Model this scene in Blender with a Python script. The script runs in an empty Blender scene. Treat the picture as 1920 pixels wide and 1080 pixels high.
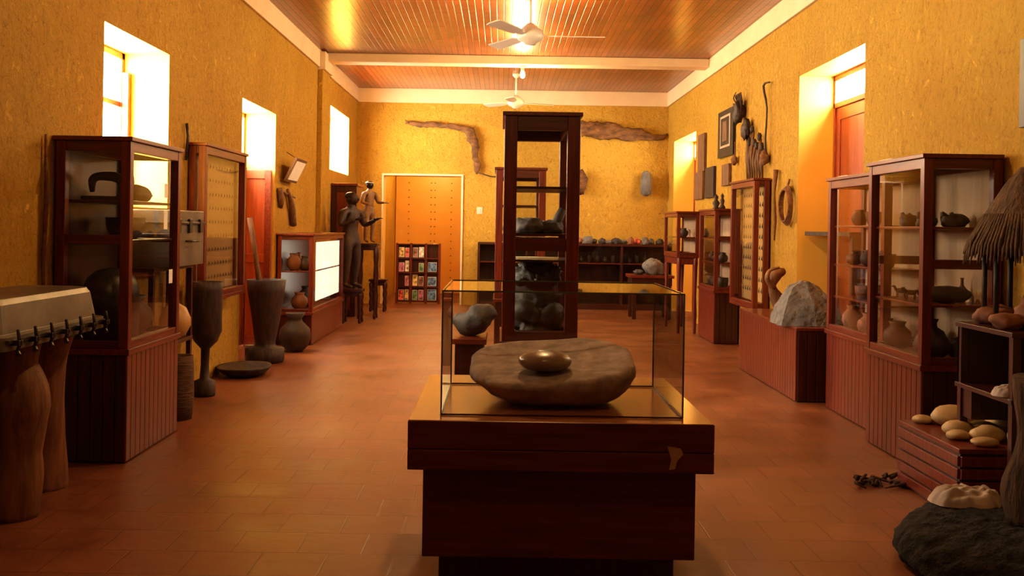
import bpy, math, random
from mathutils import Vector, Matrix, noise
random.seed(7)
sc = bpy.context.scene
try:
    sc.view_settings.view_transform = 'Standard'
    sc.view_settings.look = 'Medium High Contrast'
except Exception as e:
    print(e)
sc.view_settings.exposure = .22

# ---------------------------------------------------------------- materials
def newmat(name):
    m = bpy.data.materials.new(name); m.use_nodes = True
    nt = m.node_tree; b = nt.nodes['Principled BSDF']
    return m, nt, b
def N(nt, t, **kw):
    n = nt.nodes.new(t)
    for k, v in kw.items():
        if k in n.inputs: n.inputs[k].default_value = v
        else: setattr(n, k, v)
    return n
def ramp(nt, fac, c1, c2, p1=0.3, p2=0.7):
    r = nt.nodes.new('ShaderNodeValToRGB')
    r.color_ramp.elements[0].position = p1; r.color_ramp.elements[1].position = p2
    r.color_ramp.elements[0].color = (*c1, 1); r.color_ramp.elements[1].color = (*c2, 1)
    nt.links.new(fac, r.inputs[0]); return r.outputs[0]
def coords(nt, scale=(1, 1, 1)):
    tc = nt.nodes.new('ShaderNodeTexCoord'); mp = nt.nodes.new('ShaderNodeMapping')
    mp.inputs['Scale'].default_value = scale
    nt.links.new(tc.outputs['Object'], mp.inputs[0]); return mp.outputs[0]
def bump(nt, b, h, strength, dist=0.02, prev=None):
    bp = N(nt, 'ShaderNodeBump', Strength=strength, Distance=dist)
    nt.links.new(h, bp.inputs['Height'])
    if prev: nt.links.new(prev.outputs[0], bp.inputs['Normal'])
    nt.links.new(bp.outputs[0], b.inputs['Normal']); return bp
def noisy(name, c1, c2, scale=8, rough=0.7, bumpS=0.3, dist=0.01, stretch=(1, 1, 1), metal=0, p1=.3, p2=.7, coat=0):
    m, nt, b = newmat(name); co = coords(nt, stretch)
    n = N(nt, 'ShaderNodeTexNoise', Scale=scale, Detail=6, Roughness=.6); nt.links.new(co, n.inputs['Vector'])
    nt.links.new(ramp(nt, n.outputs[0], c1, c2, p1, p2), b.inputs['Base Color'])
    b.inputs['Roughness'].default_value = rough; b.inputs['Metallic'].default_value = metal
    b.inputs['Coat Weight'].default_value = coat; b.inputs['Coat Roughness'].default_value = .15
    if bumpS: bump(nt, b, n.outputs[0], bumpS, dist)
    return m
def wood(name, c1, c2, axis='z', rough=.35, coat=.25):
    st = {'z': (14, 14, 1), 'y': (14, 1, 14), 'x': (1, 14, 14)}[axis]
    return noisy(name, c1, c2, 3, rough, .08, .004, st, coat=coat)

M = {}
M['maho'] = wood('mahogany_vertical', (.09, .013, .006), (.22, .038, .012))
M['mahoy'] = wood('mahogany_long', (.09, .013, .006), (.22, .038, .012), 'y')
M['mahox'] = wood('mahogany_cross', (.062, .011, .006), (.16, .031, .011), 'x')
M['mahod'] = wood('mahogany_dark', (.03, .006, .004), (.075, .015, .007), 'z')
M['top'] = wood('tabletop_wood', (.26, .09, .03), (.42, .165, .055), 'x', .22, .5)
M['doorw'] = wood('door_wood', (.24, .045, .015), (.38, .08, .025), 'z', .4)
M['log'] = noisy('log_wood', (.11, .042, .016), (.30, .135, .055), 3, .65, .5, .02, (7, 7, .9))
M['darkwood'] = noisy('old_dark_wood', (.020, .012, .008), (.075, .038, .022), 4, .6, .5, .02, (5, 5, 1))
M['midwood'] = noisy('old_mid_wood', (.09, .045, .018), (.25, .12, .05), 5, .7, .4, .02, (5, 5, 1))
M['lightwood'] = noisy('carved_root_wood', (.13, .065, .024), (.34, .18, .07), 6, .6, .5, .02, (2, 2, 1))
M['stone'] = noisy('metate_stone', (.20, .145, .115), (.46, .35, .28), 14, .75, .6, .012)
M['hstone'] = noisy('smooth_hand_stone', (.20, .135, .10), (.32, .23, .17), 20, .3, .15, .005)
M['stoned'] = noisy('dark_stone', (.022, .018, .016), (.085, .066, .055), 9, .6, .6, .04)
M['stoneg'] = noisy('grey_rock', (.09, .082, .078), (.22, .20, .185), 8, .8, .7, .03)
M['pebble'] = noisy('pebble_pale', (.42, .28, .13), (.62, .45, .24), 5, .5, .1, .01)
M['clay'] = noisy('clay', (.16, .058, .028), (.32, .13, .055), 5, .7, .15, .01)
M['clayd'] = noisy('burnt_clay', (.028, .017, .012), (.09, .053, .03), 5, .6, .2, .01)
M['gourd'] = noisy('gourd', (.42, .22, .07), (.58, .34, .12), 4, .45, .1, .01)
M['metal'] = noisy('old_aluminium', (.12, .105, .08), (.24, .21, .16), 4, .40, .15, .01, metal=.4)
M['steel'] = noisy('dark_steel', (.04, .036, .032), (.12, .10, .085), 12, .4, .1, .01, metal=.7)
M['cream'] = noisy('cream_plaster', (.68, .50, .32), (.76, .58, .38), 3, .7, .05, .01)
M['white'] = noisy('white_enamel', (.60, .53, .42), (.68, .61, .48), 3, .35, 0)
M['paper'] = noisy('paper', (.78, .74, .66), (.86, .82, .74), 6, .8, 0)
M['cloth'] = noisy('white_cloth', (.36, .30, .25), (.54, .46, .40), 5, .9, .6, .02)
M['backing'] = noisy('backing_cloth', (.44, .29, .19), (.54, .37, .25), 3, .9, .2, .02, (6, 6, .6))
M['backy'] = noisy('backing_board', (.42, .25, .09), (.52, .32, .12), 3, .8, .1, .01)
M['yellow'] = noisy('smooth_yellow_paint', (.84, .49, .08), (.88, .54, .10), 2, .55, .04, .01)
M['yelldoor'] = noisy('yellow_door_paint', (.76, .38, .07), (.82, .43, .085), 2, .45, .04, .01)
M['skin'] = noisy('dried_skin', (.05, .02, .007), (.27, .125, .04), 7, .75, .8, .03, (1, 1, 2))
M['straw'] = noisy('thatch', (.045, .024, .010), (.16, .085, .036), 30, .9, 1, .03, (1, 1, .15))
M['bark'] = noisy('bark', (.03, .018, .010), (.14, .07, .034), 9, .9, 1, .04, (3, 3, .6))
M['wicker'] = noisy('wicker', (.05, .025, .012), (.20, .10, .04), 40, .8, 1, .01, (.4, .4, 3))
M['char'] = noisy('charred_hide', (.004, .003, .003), (.026, .019, .015), 22, .85, 1, .05)
M['rope'] = noisy('rope', (.12, .05, .02), (.28, .13, .05), 30, .9, .5, .01)
M['black'] = noisy('black_paint', (.008, .008, .009), (.02, .018, .018), 5, .4, 0)
M['chip'] = noisy('bare_wood_chip', (.30, .18, .09), (.44, .28, .14), 14, .8, 0)
for i, c in enumerate([(.6, .09, .05), (.10, .20, .38), (.62, .45, .15), (.7, .62, .5), (.12, .25, .12), (.25, .10, .06), (.45, .12, .25)]):
    M['card%d' % i] = noisy('card_print_%d' % i, tuple(v * .35 for v in c), tuple(min(1, v * 1.3 + .05) for v in c), 18, .4, 0, p1=.42, p2=.58)

def mk_stucco():
    m, nt, b = newmat('yellow_stucco'); co = coords(nt)
    n1 = N(nt, 'ShaderNodeTexNoise', Scale=26, Detail=8, Roughness=.72, Distortion=.7); nt.links.new(co, n1.inputs['Vector'])
    mp2 = coords(nt, (1, 1, .62))
    v = N(nt, 'ShaderNodeTexNoise', Scale=15, Detail=7, Roughness=.7, Distortion=1.1); nt.links.new(mp2, v.inputs['Vector'])
    n2 = N(nt, 'ShaderNodeTexNoise', Scale=1.1, Detail=4); nt.links.new(co, n2.inputs['Vector'])
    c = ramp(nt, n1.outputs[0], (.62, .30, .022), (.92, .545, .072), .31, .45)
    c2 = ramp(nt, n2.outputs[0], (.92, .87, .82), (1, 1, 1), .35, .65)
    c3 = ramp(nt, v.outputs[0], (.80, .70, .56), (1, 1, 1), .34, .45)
    mx = nt.nodes.new('ShaderNodeMixRGB'); mx.blend_type = 'MULTIPLY'; mx.inputs[0].default_value = 1
    nt.links.new(c, mx.inputs[1]); nt.links.new(c2, mx.inputs[2])
    my = nt.nodes.new('ShaderNodeMixRGB'); my.blend_type = 'MULTIPLY'; my.inputs[0].default_value = 1
    nt.links.new(mx.outputs[0], my.inputs[1]); nt.links.new(c3, my.inputs[2]); nt.links.new(my.outputs[0], b.inputs['Base Color'])
    b.inputs['Roughness'].default_value = .7
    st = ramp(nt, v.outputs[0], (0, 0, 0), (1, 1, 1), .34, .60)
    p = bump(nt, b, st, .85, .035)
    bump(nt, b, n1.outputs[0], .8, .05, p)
    return m
M['stucco'] = mk_stucco()
def mk_brick(name, c1, c2, mort, bw, rh, ms, rough, swap, coat, bs, off=.5, wear=(.66, .60, .56), rr=None):
    m, nt, b = newmat(name)
    tc = nt.nodes.new('ShaderNodeTexCoord'); sp = nt.nodes.new('ShaderNodeSeparateXYZ'); cb = nt.nodes.new('ShaderNodeCombineXYZ')
    nw = N(nt, 'ShaderNodeTexNoise', Scale=2.5, Detail=3); nt.links.new(tc.outputs['Object'], nw.inputs['Vector'])
    sc_ = N(nt, 'ShaderNodeVectorMath', operation='SCALE'); nt.links.new(nw.outputs['Color'], sc_.inputs[0]); sc_.inputs['Scale'].default_value = 0 if swap else .022
    ad = N(nt, 'ShaderNodeVectorMath', operation='ADD'); nt.links.new(tc.outputs['Object'], ad.inputs[0]); nt.links.new(sc_.outputs[0], ad.inputs[1])
    nt.links.new(ad.outputs[0], sp.inputs[0])
    a, c = ('Y', 'X') if swap else ('X', 'Y')
    nt.links.new(sp.outputs[a], cb.inputs['X']); nt.links.new(sp.outputs[c], cb.inputs['Y'])
    br = nt.nodes.new('ShaderNodeTexBrick'); nt.links.new(cb.outputs[0], br.inputs['Vector'])
    br.offset = off
    for k, v in dict(Scale=1.0).items(): br.inputs[k].default_value = v
    br.inputs['Brick Width'].default_value = bw; br.inputs['Row Height'].default_value = rh
    br.inputs['Mortar Size'].default_value = ms; br.inputs['Mortar Smooth'].default_value = .6
    br.inputs['Color1'].default_value = (*c1, 1); br.inputs['Color2'].default_value = (*c2, 1); br.inputs['Mortar'].default_value = (*mort, 1)
    n = N(nt, 'ShaderNodeTexNoise', Scale=1.6, Detail=9, Roughness=.68); nt.links.new(tc.outputs['Object'], n.inputs['Vector'])
    c2r = ramp(nt, n.outputs[0], wear, (1.12, 1.12, 1.12), .32, .68)
    mx = nt.nodes.new('ShaderNodeMixRGB'); mx.blend_type = 'MULTIPLY'; mx.inputs[0].default_value = 1
    nt.links.new(br.outputs['Color'], mx.inputs[1]); nt.links.new(c2r, mx.inputs[2]); nt.links.new(mx.outputs[0], b.inputs['Base Color'])
    b.inputs['Roughness'].default_value = rough; b.inputs['Coat Weight'].default_value = coat; b.inputs['Coat Roughness'].default_value = .2
    if rr:
        q = N(nt, 'ShaderNodeMapRange'); q.inputs[1].default_value = .3; q.inputs[2].default_value = .7; q.inputs[3].default_value = rr[0]; q.inputs[4].default_value = rr[1]
        nt.links.new(n.outputs[0], q.inputs[0]); nt.links.new(q.outputs[0], b.inputs['Roughness'])
    inv = N(nt, 'ShaderNodeMath', operation='SUBTRACT'); inv.inputs[0].default_value = 1; nt.links.new(br.outputs['Fac'], inv.inputs[1])
    p = bump(nt, b, inv.outputs[0], bs, .006)
    n2 = N(nt, 'ShaderNodeTexNoise', Scale=7, Detail=6); nt.links.new(tc.outputs['Object'], n2.inputs['Vector'])
    bump(nt, b, n2.outputs[0], .3, .014, p)
    return m
M['floor'] = mk_brick('terracotta_tiles', (.235, .089, .036), (.265, .102, .042), (.17, .062, .027), .28, .28, .005, .5, False, 0, .25, .5, (.60, .53, .47), (.33, .55))
M['ceil'] = mk_brick('varnished_planks', (.21, .042, .009), (.34, .080, .016), (.04, .008, .004), 1.6, .08, .007, .32, True, .35, .6)

def mk_glass(name, k, base):
    m = bpy.data.materials.new(name); m.use_nodes = True; nt = m.node_tree; nt.nodes.clear()
    o = nt.nodes.new('ShaderNodeOutputMaterial'); mx = nt.nodes.new('ShaderNodeMixShader')
    t = nt.nodes.new('ShaderNodeBsdfTransparent'); t.inputs[0].default_value = (.92, .93, .91, 1)
    g = nt.nodes.new('ShaderNodeBsdfGlossy'); g.inputs['Roughness'].default_value = .02
    lw = N(nt, 'ShaderNodeLayerWeight', Blend=.5)
    p = N(nt, 'ShaderNodeMath', operation='POWER'); p.inputs[1].default_value = 3.2; nt.links.new(lw.outputs['Facing'], p.inputs[0])
    q = N(nt, 'ShaderNodeMath', operation='MULTIPLY_ADD'); q.inputs[1].default_value = k; q.inputs[2].default_value = base
    nt.links.new(p.outputs[0], q.inputs[0]); nt.links.new(q.outputs[0], mx.inputs[0])
    nt.links.new(t.outputs[0], mx.inputs[1]); nt.links.new(g.outputs[0], mx.inputs[2]); nt.links.new(mx.outputs[0], o.inputs[0])
    return m
M['glass'] = mk_glass('case_glass', .85, .05)
def emis(name, col, s):
    m, nt, b = newmat(name); b.inputs['Emission Color'].default_value = (*col, 1); b.inputs['Emission Strength'].default_value = s
    b.inputs['Base Color'].default_value = (*col, 1); return m
M['bulb'] = emis('lit_bulb', (1, .72, .32), 30)
M['tube'] = emis('glare_emission', (1, .90, .72), 1.4)  # glow for the counter's painted glare, not a lamp
M['glassedge'] = noisy('glass_edge', (.06, .07, .06), (.10, .12, .10), 4, .15, 0)

# ---------------------------------------------------------------- mesh builder
class MB:
    def __init__(s): s.v = []; s.f = []; s.mi = []; s.sm = []; s.mats = []
    def add(s, vs, fs, mat, smooth=False):
        o = len(s.v); s.v += [tuple(v) for v in vs]
        if mat not in s.mats: s.mats.append(mat)
        i = s.mats.index(mat)
        for f in fs: s.f.append([o + k for k in f]); s.mi.append(i); s.sm.append(smooth)
        return s
    def box(s, x0, x1, y0, y1, z0, z1, mat, rot=None, piv=None):
        vs = [Vector((x, y, z)) for z in (z0, z1) for y in (y0, y1) for x in (x0, x1)]
        if rot is not None:
            p = Vector(piv) if piv else Vector(((x0 + x1) / 2, (y0 + y1) / 2, (z0 + z1) / 2))
            vs = [p + rot @ (v - p) for v in vs]
        return s.add(vs, [(0, 2, 3, 1), (4, 5, 7, 6), (0, 1, 5, 4), (2, 6, 7, 3), (0, 4, 6, 2), (1, 3, 7, 5)], mat)
    def quad(s, pts, mat): return s.add(pts, [tuple(range(len(pts)))], mat)
    def lathe(s, cx, cy, prof, mat, seg=24, sx=1, sy=1, amp=0, sd=0):
        vs = []; fs = []
        for r, z in prof:
            for k in range(seg):
                a = 2 * math.pi * k / seg
                rr = r * (1 + amp * noise.noise((math.cos(a) * 1.3 + sd, math.sin(a) * 1.3, z * 4)))
                vs.append((cx + rr * math.cos(a) * sx, cy + rr * math.sin(a) * sy, z))
        for j in range(len(prof) - 1):
            for k in range(seg):
                k2 = (k + 1) % seg
                fs.append((j * seg + k, j * seg + k2, (j + 1) * seg + k2, (j + 1) * seg + k))
        fs.append(tuple(range(seg))[::-1]); fs.append(tuple((len(prof) - 1) * seg + k for k in range(seg)))
        return s.add(vs, fs, mat, True)
    def tube(s, path, rad, mat, seg=10, amp=0, sd=0, flat=1.0, fr=5, sub=1):
        P = [Vector(p) for p in path]
        if not isinstance(rad, (list, tuple)): rad = [rad] * len(P)
        if sub > 1:
            Q = []; R = []; n = len(P)
            for i in range(n - 1):
                p0 = P[max(i - 1, 0)]; p1 = P[i]; p2 = P[i + 1]; p3 = P[min(i + 2, n - 1)]
                for k in range(sub):
                    t = k / sub
                    Q.append(.5 * ((2 * p1) + (p2 - p0) * t + (2 * p0 - 5 * p1 + 4 * p2 - p3) * t * t + (3 * p1 - p0 - 3 * p2 + p3) * t ** 3))
                    R.append(rad[i] * (1 - t) + rad[i + 1] * t)
            Q.append(P[-1]); R.append(rad[-1]); P, rad = Q, R
        vs = []; fs = []; up = None
        for i, p in enumerate(P):
            d = (P[min(i + 1, len(P) - 1)] - P[max(i - 1, 0)]).normalized()
            if up is None:
                up = Vector((0, 1, 0)) if abs(d.y) < .8 else Vector((0, 0, 1))
            up = (up - d * up.dot(d)).normalized(); b = d.cross(up)
            for k in range(seg):
                a = 2 * math.pi * k / seg
                r = rad[i]; q = p + up * (math.cos(a) * r * flat) + b * (math.sin(a) * r)
                if amp: q = q + (q - p) * amp * noise.noise(q * fr + Vector((sd, 0, 0)))
                vs.append(q)
        for j in range(len(P) - 1):
            for k in range(seg):
                k2 = (k + 1) % seg
                fs.append((j * seg + k, j * seg + k2, (j + 1) * seg + k2, (j + 1) * seg + k))
        fs.append(tuple(range(seg))[::-1]); fs.append(tuple((len(P) - 1) * seg + k for k in range(seg)))
        return s.add(vs, fs, mat, True)
    def blob(s, c, sc_, mat, sd=0, amp=.2, fr=1.5, res=20, flatb=None, pw=1.0):
        vs = []; fs = []; c = Vector(c); nu = res; nv = res // 2
        def pt(u, v):
            d = Vector((math.cos(u) * math.sin(v), math.sin(u) * math.sin(v), math.cos(v)))
            e = Vector([math.copysign(abs(t) ** pw, t) for t in d])
            k = 1 + amp * noise.fractal(d * fr + Vector((sd * 7.3, sd, 0)), 1, 2, 3)
            q = Vector((e.x * sc_[0], e.y * sc_[1], e.z * sc_[2])) * k
            if flatb is not None and q.z < flatb: q.z = flatb
            return c + q
        vs.append(pt(0, 0))
        for j in range(1, nv):
            for i in range(nu): vs.append(pt(2 * math.pi * i / nu, math.pi * j / nv))
        vs.append(pt(0, math.pi))
        for i in range(nu): fs.append((0, 1 + i, 1 + (i + 1) % nu))
        for j in range(nv - 2):
            for i in range(nu):
                a = 1 + j * nu; i2 = (i + 1) % nu
                fs.append((a + i, a + nu + i, a + nu + i2, a + i2))
        a = 1 + (nv - 2) * nu; L = len(vs) - 1
        for i in range(nu): fs.append((L, a + (i + 1) % nu, a + i))
        return s.add(vs, fs, mat, True)
    def build(s, name, bevel=0, parent=None, origin=None):
        xs = [v[0] for v in s.v]; ys = [v[1] for v in s.v]; zs = [v[2] for v in s.v]
        o = Vector(origin) if origin is not None else Vector(((min(xs) + max(xs)) / 2, (min(ys) + max(ys)) / 2, min(zs)))
        me = bpy.data.meshes.new(name)
        me.from_pydata([Vector(v) - o for v in s.v], [], s.f)
        for m in s.mats: me.materials.append(M[m] if isinstance(m, str) else m)
        me.polygons.foreach_set('material_index', s.mi); me.polygons.foreach_set('use_smooth', s.sm)
        me.validate(); me.update()
        ob = bpy.data.objects.new(name, me); ob.location = o; sc.collection.objects.link(ob)
        if parent: ob.parent = parent; ob.location = o - parent.location
        if bevel:
            bv = ob.modifiers.new('bevel', 'BEVEL'); bv.width = bevel; bv.segments = 2; bv.limit_method = 'ANGLE'; bv.angle_limit = math.radians(50)
        return ob
def roughen(ob, levels, scale, strength):
    md = ob.modifiers.new('sub', 'SUBSURF'); md.levels = levels; md.render_levels = levels; md.subdivision_type = 'SIMPLE'
    tx = bpy.data.textures.new('rough_noise', 'CLOUDS'); tx.noise_scale = scale; tx.noise_depth = 4
    dm = ob.modifiers.new('disp', 'DISPLACE'); dm.texture = tx; dm.strength = strength; dm.mid_level = .5; dm.texture_coords = 'LOCAL'

# ---------------------------------------------------------------- room shell
XL, XR, YB, YF, ZC = -2.59, 2.94, 17.5, -2.2, 3.82
TL, TR = .42, .44
def wall(name, axis, p0, p1, a0, a1, z0, z1, holes):
    cuts = sorted(set([a0, a1] + [h[0] for h in holes] + [h[1] for h in holes]))
    zc = sorted(set([z0, z1] + [h[2] for h in holes] + [h[3] for h in holes]))
    solid = {}
    for i in range(len(cuts) - 1):
        for j in range(len(zc) - 1):
            ca = (cuts[i] + cuts[i + 1]) / 2; cz = (zc[j] + zc[j + 1]) / 2
            solid[i, j] = not any(h[0] < ca < h[1] and h[2] < cz < h[3] for h in holes)
    mb = MB()
    def P(p, a, z): return (p, a, z) if axis == 'x' else (a, p, z)
    for (i, j), sd in solid.items():
        if not sd: continue
        A, B, C, D = cuts[i], cuts[i + 1], zc[j], zc[j + 1]
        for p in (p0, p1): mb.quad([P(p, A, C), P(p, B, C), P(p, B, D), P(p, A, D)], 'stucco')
        for (di, dj, q) in ((-1, 0, [(A, C), (A, D)]), (1, 0, [(B, C), (B, D)]), (0, -1, [(A, C), (B, C)]), (0, 1, [(A, D), (B, D)])):
            if not solid.get((i + di, j + dj), False):
                (u1, w1), (u2, w2) = q
                mb.quad([P(p0, u1, w1), P(p1, u1, w1), P(p1, u2, w2), P(p0, u2, w2)], 'yellow')
    return mb.build(name, origin=(0, 0, 0))
W1 = (6.39, 7.64, 1.50, 2.69); W2 = (9.80, 11.25, 0, 2.64); W3 = (14.8, 16.6, 2.22, 3.18)
D1 = (8.03, 9.80, 0, 2.94); D2 = (15.0, 16.9, 0, 2.90)
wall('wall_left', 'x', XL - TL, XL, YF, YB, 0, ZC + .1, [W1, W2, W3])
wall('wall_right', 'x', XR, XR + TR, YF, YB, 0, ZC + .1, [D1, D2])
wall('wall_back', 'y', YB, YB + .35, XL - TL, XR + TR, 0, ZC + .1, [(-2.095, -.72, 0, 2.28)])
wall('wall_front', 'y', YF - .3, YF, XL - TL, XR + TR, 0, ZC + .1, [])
MB().box(XL - TL, XR + TR, YF - .3, 21, -.1, 0, 'floor').build('floor', origin=(0, 0, 0))
MB().box(XL - TL, XR + TR, YF - .3, YB + .35, ZC, ZC + .1, 'ceil').build('ceiling', origin=(0, 0, 0))
MB().box(XL, XL + .035, YF, YB, 3.58, ZC, 'cream').build('trim_1', .004)
MB().box(XR - .035, XR, YF, YB, 3.57, ZC, 'cream').build('trim_2', .004)
MB().box(XL + .035, XR - .035, YB - .035, YB, 3.57, ZC, 'cream').build('trim_3', .004)
MB().box(XL + .035, XR - .035, 13.95, 14.25, 3.70, ZC, 'cream').build('ceiling_beam', .01)
MB().box(XL, XL + .07, 13.75, 14.3, 0, 3.58, 'stucco').box(XL, XL + .11, 13.72, 14.33, 3.55, 3.80, 'cream').build('wall_pilaster', .006)
vb = MB()
vb.box(-2.4, -2.2, YB + .35, 20.5, 0, 2.9, 'stucco').box(-.3, -.1, YB + .35, 20.5, 0, 2.9, 'stucco')
vb.box(-2.4, -.1, 20.5, 20.6, 0, 2.9, 'stucco').box(-2.4, -.1, YB + .35, 20.6, 2.9, 3.0, 'cream')
vb.build('wall_vestibule')
sd = MB()
sd.box(-2.19, -.31, 20.42, 20.49, 0, 2.75, 'yelldoor')
for cx in (-1.92, -1.46, -1.38, -1.04, -.74):
    for k in range(17): sd.blob((cx, 20.415, .18 + k * .15), (.012, .010, .012), 'midwood', 0, 0, 1, 8)
sd.build('door_1', .005)
tr = MB()
tr.box(-2.13, -2.095, YB - .02, YB, 0, 2.315, 'cream').box(-.72, -.685, YB - .02, YB, 0, 2.315, 'cream').box(-2.095, -.72, YB - .02, YB, 2.28, 2.315, 'cream')
tr.build('trim_4', .004)

def window(name, x, y0, y1, z0, z1, rows, cols):
    mb = MB(); t = .05
    xa, xb = x - .025, x + .025
    for (a, b, c, d) in ((y0, y1, z0, z0 + t), (y0, y1, z1 - t, z1), (y0, y0 + t, z0, z1), (y1 - t, y1, z0, z1)): mb.box(xa, xb, a, b, c, d, 'doorw')
    for k in range(1, cols):
        yy = y0 + (y1 - y0) * k / cols; mb.box(xa + .005, xb - .005, yy - .02, yy + .02, z0 + t, z1 - t, 'doorw')
    for k in range(1, rows):
        zz = z0 + (z1 - z0) * k / rows; mb.box(xa + .008, xb - .008, y0 + t, y1 - t, zz - .02, zz + .02, 'doorw')
    return mb.build(name, .004)
window('window_1', XL - TL + .05, W1[0], W1[1], W1[2], W1[3], 3, 2)
window('window_2', XL - TL + .05, W2[0], W2[1], 2.035, W2[3], 1, 2)
window('window_3', XL - TL + .05, W3[0], W3[1], W3[2], W3[3], 1, 2)
MB().box(XL - TL + .08, XL - TL + .13, W1[1] - .06, W1[1] - .005, W1[2] + .01, W1[3] - .15, 'maho').build('trim_5', .004)
def panel_door(name, x, y0, y1, z1, zt):
    mb = MB(); x0 = x - .03; x1 = x + .03; ym = (y0 + y1) / 2
    for a, b in ((y0 + .04, ym - .004), (ym + .004, y1 - .04)):
        mb.box(x0 + .015, x1 - .015, a, b, .01, z1, 'doorw')
        for c, d in ((a, a + .09), (b - .09, b)): mb.box(x0, x1, c, d, .01, z1, 'doorw')
        for zz in (.01, .95, z1 - .12): mb.box(x0 + .002, x1 - .002, a, b, zz, zz + .12, 'doorw')
    for c, d in ((y0, y0 + .04), (y1 - .04, y1)): mb.box(x0 - .02, x1 + .02, c, d, 0, zt, 'doorw')
    mb.box(x0 - .02, x1 + .02, y0, y1, z1, z1 + .05, 'doorw'); mb.box(x0 - .02, x1 + .02, y0, y1, zt - .05, zt, 'doorw')
    if zt - z1 > .1: mb.box(x - .015, x + .015, ym - .02, ym + .02, z1, zt, 'doorw')
    return mb.build(name, .004)
panel_door('door_2', XR + TR - .05, D1[0], D1[1], 2.62, D1[3])
panel_door('door_3', XR + TR - .05, D2[0], D2[1], 2.58, D2[3])
panel_door('door_4', XL - TL + .05, W2[0], W2[1], 1.97, 2.03)
lf = MB()
lf.box(XL - TL + .12, XL - .02, 11.17, 11.22, .02, 2.0, 'doorw').box(XL - .09, XL - .02, 11.15, 11.17, .02, 2.0, 'mahoy')
for zz in (.02, .95, 1.9): lf.box(XL - TL + .12, XL - .09, 11.155, 11.17, zz, zz + .1, 'doorw')
lf.build('door_shutter_leaf', .004)

w = bpy.data.worlds.new('World'); sc.world = w; w.use_nodes = True
bg = w.node_tree.nodes['Background']; bg.inputs[0].default_value = (1, .90, .72, 1); bg.inputs[1].default_value = 50
def portal(x, h, d):
    l = bpy.data.lights.new('sky_portal', 'AREA'); l.shape = 'RECTANGLE'; l.size = h[3] - h[2]; l.size_y = h[1] - h[0]
    l.cycles.is_portal = True
    o = bpy.data.objects.new('sky_portal', l); o.location = (x, (h[0] + h[1]) / 2, (h[2] + h[3]) / 2)
    o.rotation_euler = (0, math.radians(-90 * d), 0); sc.collection.objects.link(o)
portal(XL - TL - .02, W1, 1); portal(XL - TL - .02, (9.8, 11.25, 2.0, 2.64), 1); portal(XL - TL - .02, W3, 1)
portal(XR + TR + .02, (D1[0], D1[1], 2.6, D1[3]), -1); portal(XR + TR + .02, (D2[0], D2[1], 2.6, D2[3]), -1)

# ---------------------------------------------------------------- lamps & fans
def pl(name, loc, e, col, r=.06, parent=None):
    l = bpy.data.lights.new(name, 'POINT'); l.energy = e; l.color = col; l.shadow_soft_size = r
    o = bpy.data.objects.new(name, l); o.location = loc; sc.collection.objects.link(o)
    if parent: o.parent = parent; o.location = Vector(loc) - parent.location
    return o
def bulb(x, y, z, e):
    mb = MB(); mb.lathe(x, y, [(.05, z), (.055, z - .02), (.028, z - .03), (.026, z - .07)], 'white', 16)
    mb.lathe(x, y, [(.018, z - .07), (.032, z - .10), (.037, z - .13), (.03, z - .16), (.008, z - .175)], 'bulb', 16)
    o = mb.build('ceiling_bulb'); pl('bulb_light', (x, y, z - .32), e, (1, .68, .31), .05, o)
bulb(.27, 14.1, 3.70, 115); bulb(.25, 10.3, ZC, 90); bulb(.25, 12.3, ZC, 60)
bulb(.25, 2.2, ZC, 45); bulb(.25, 6.6, ZC, 120); bulb(-1.3, 19.2, 2.9, 46)  # added unseen bulbs: fill for the near room and light for the vestibule
def fan(x, y, z, R, a0):
    mb = MB()
    mb.lathe(x, y, [(.06, ZC), (.06, ZC - .03), (.02, ZC - .07)], 'white', 16)
    mb.tube([(x, y, ZC - .05), (x, y, z + .08)], .014, 'white', 10)
    mb.lathe(x, y, [(.03, z + .12), (.075, z + .08), (.12, z + .05), (.135, z), (.12, z - .04), (.07, z - .06), (.05, z - .085), (.01, z - .09)], 'white', 24)
    for k in range(3):
        a = math.radians(a0 + 120 * k); r = Matrix.Rotation(a, 3, 'Z') @ Matrix.Rotation(math.radians(12), 3, 'X')
        pts = [(.12, -.02), (.2, -.03), (.26, -.06), (R, -.075), (R + .02, -.04), (R + .02, .04), (R, .075), (.26, .06), (.2, .03), (.12, .02)]
        vs = [Vector((x, y, z)) + r @ Vector((p, q, h)) for h in (-.004, .004) for p, q in pts]; n = len(pts)
        fs = [tuple(range(n))[::-1], tuple(range(n, 2 * n))] + [(i, (i + 1) % n, n + (i + 1) % n, n + i) for i in range(n)]
        mb.add(vs, fs, 'white')
    mb.build('ceiling_fan')
fan(.25, 9.5, 3.24, .70, 0); fan(.2, 15.6, 3.36, .62, 20)

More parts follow.
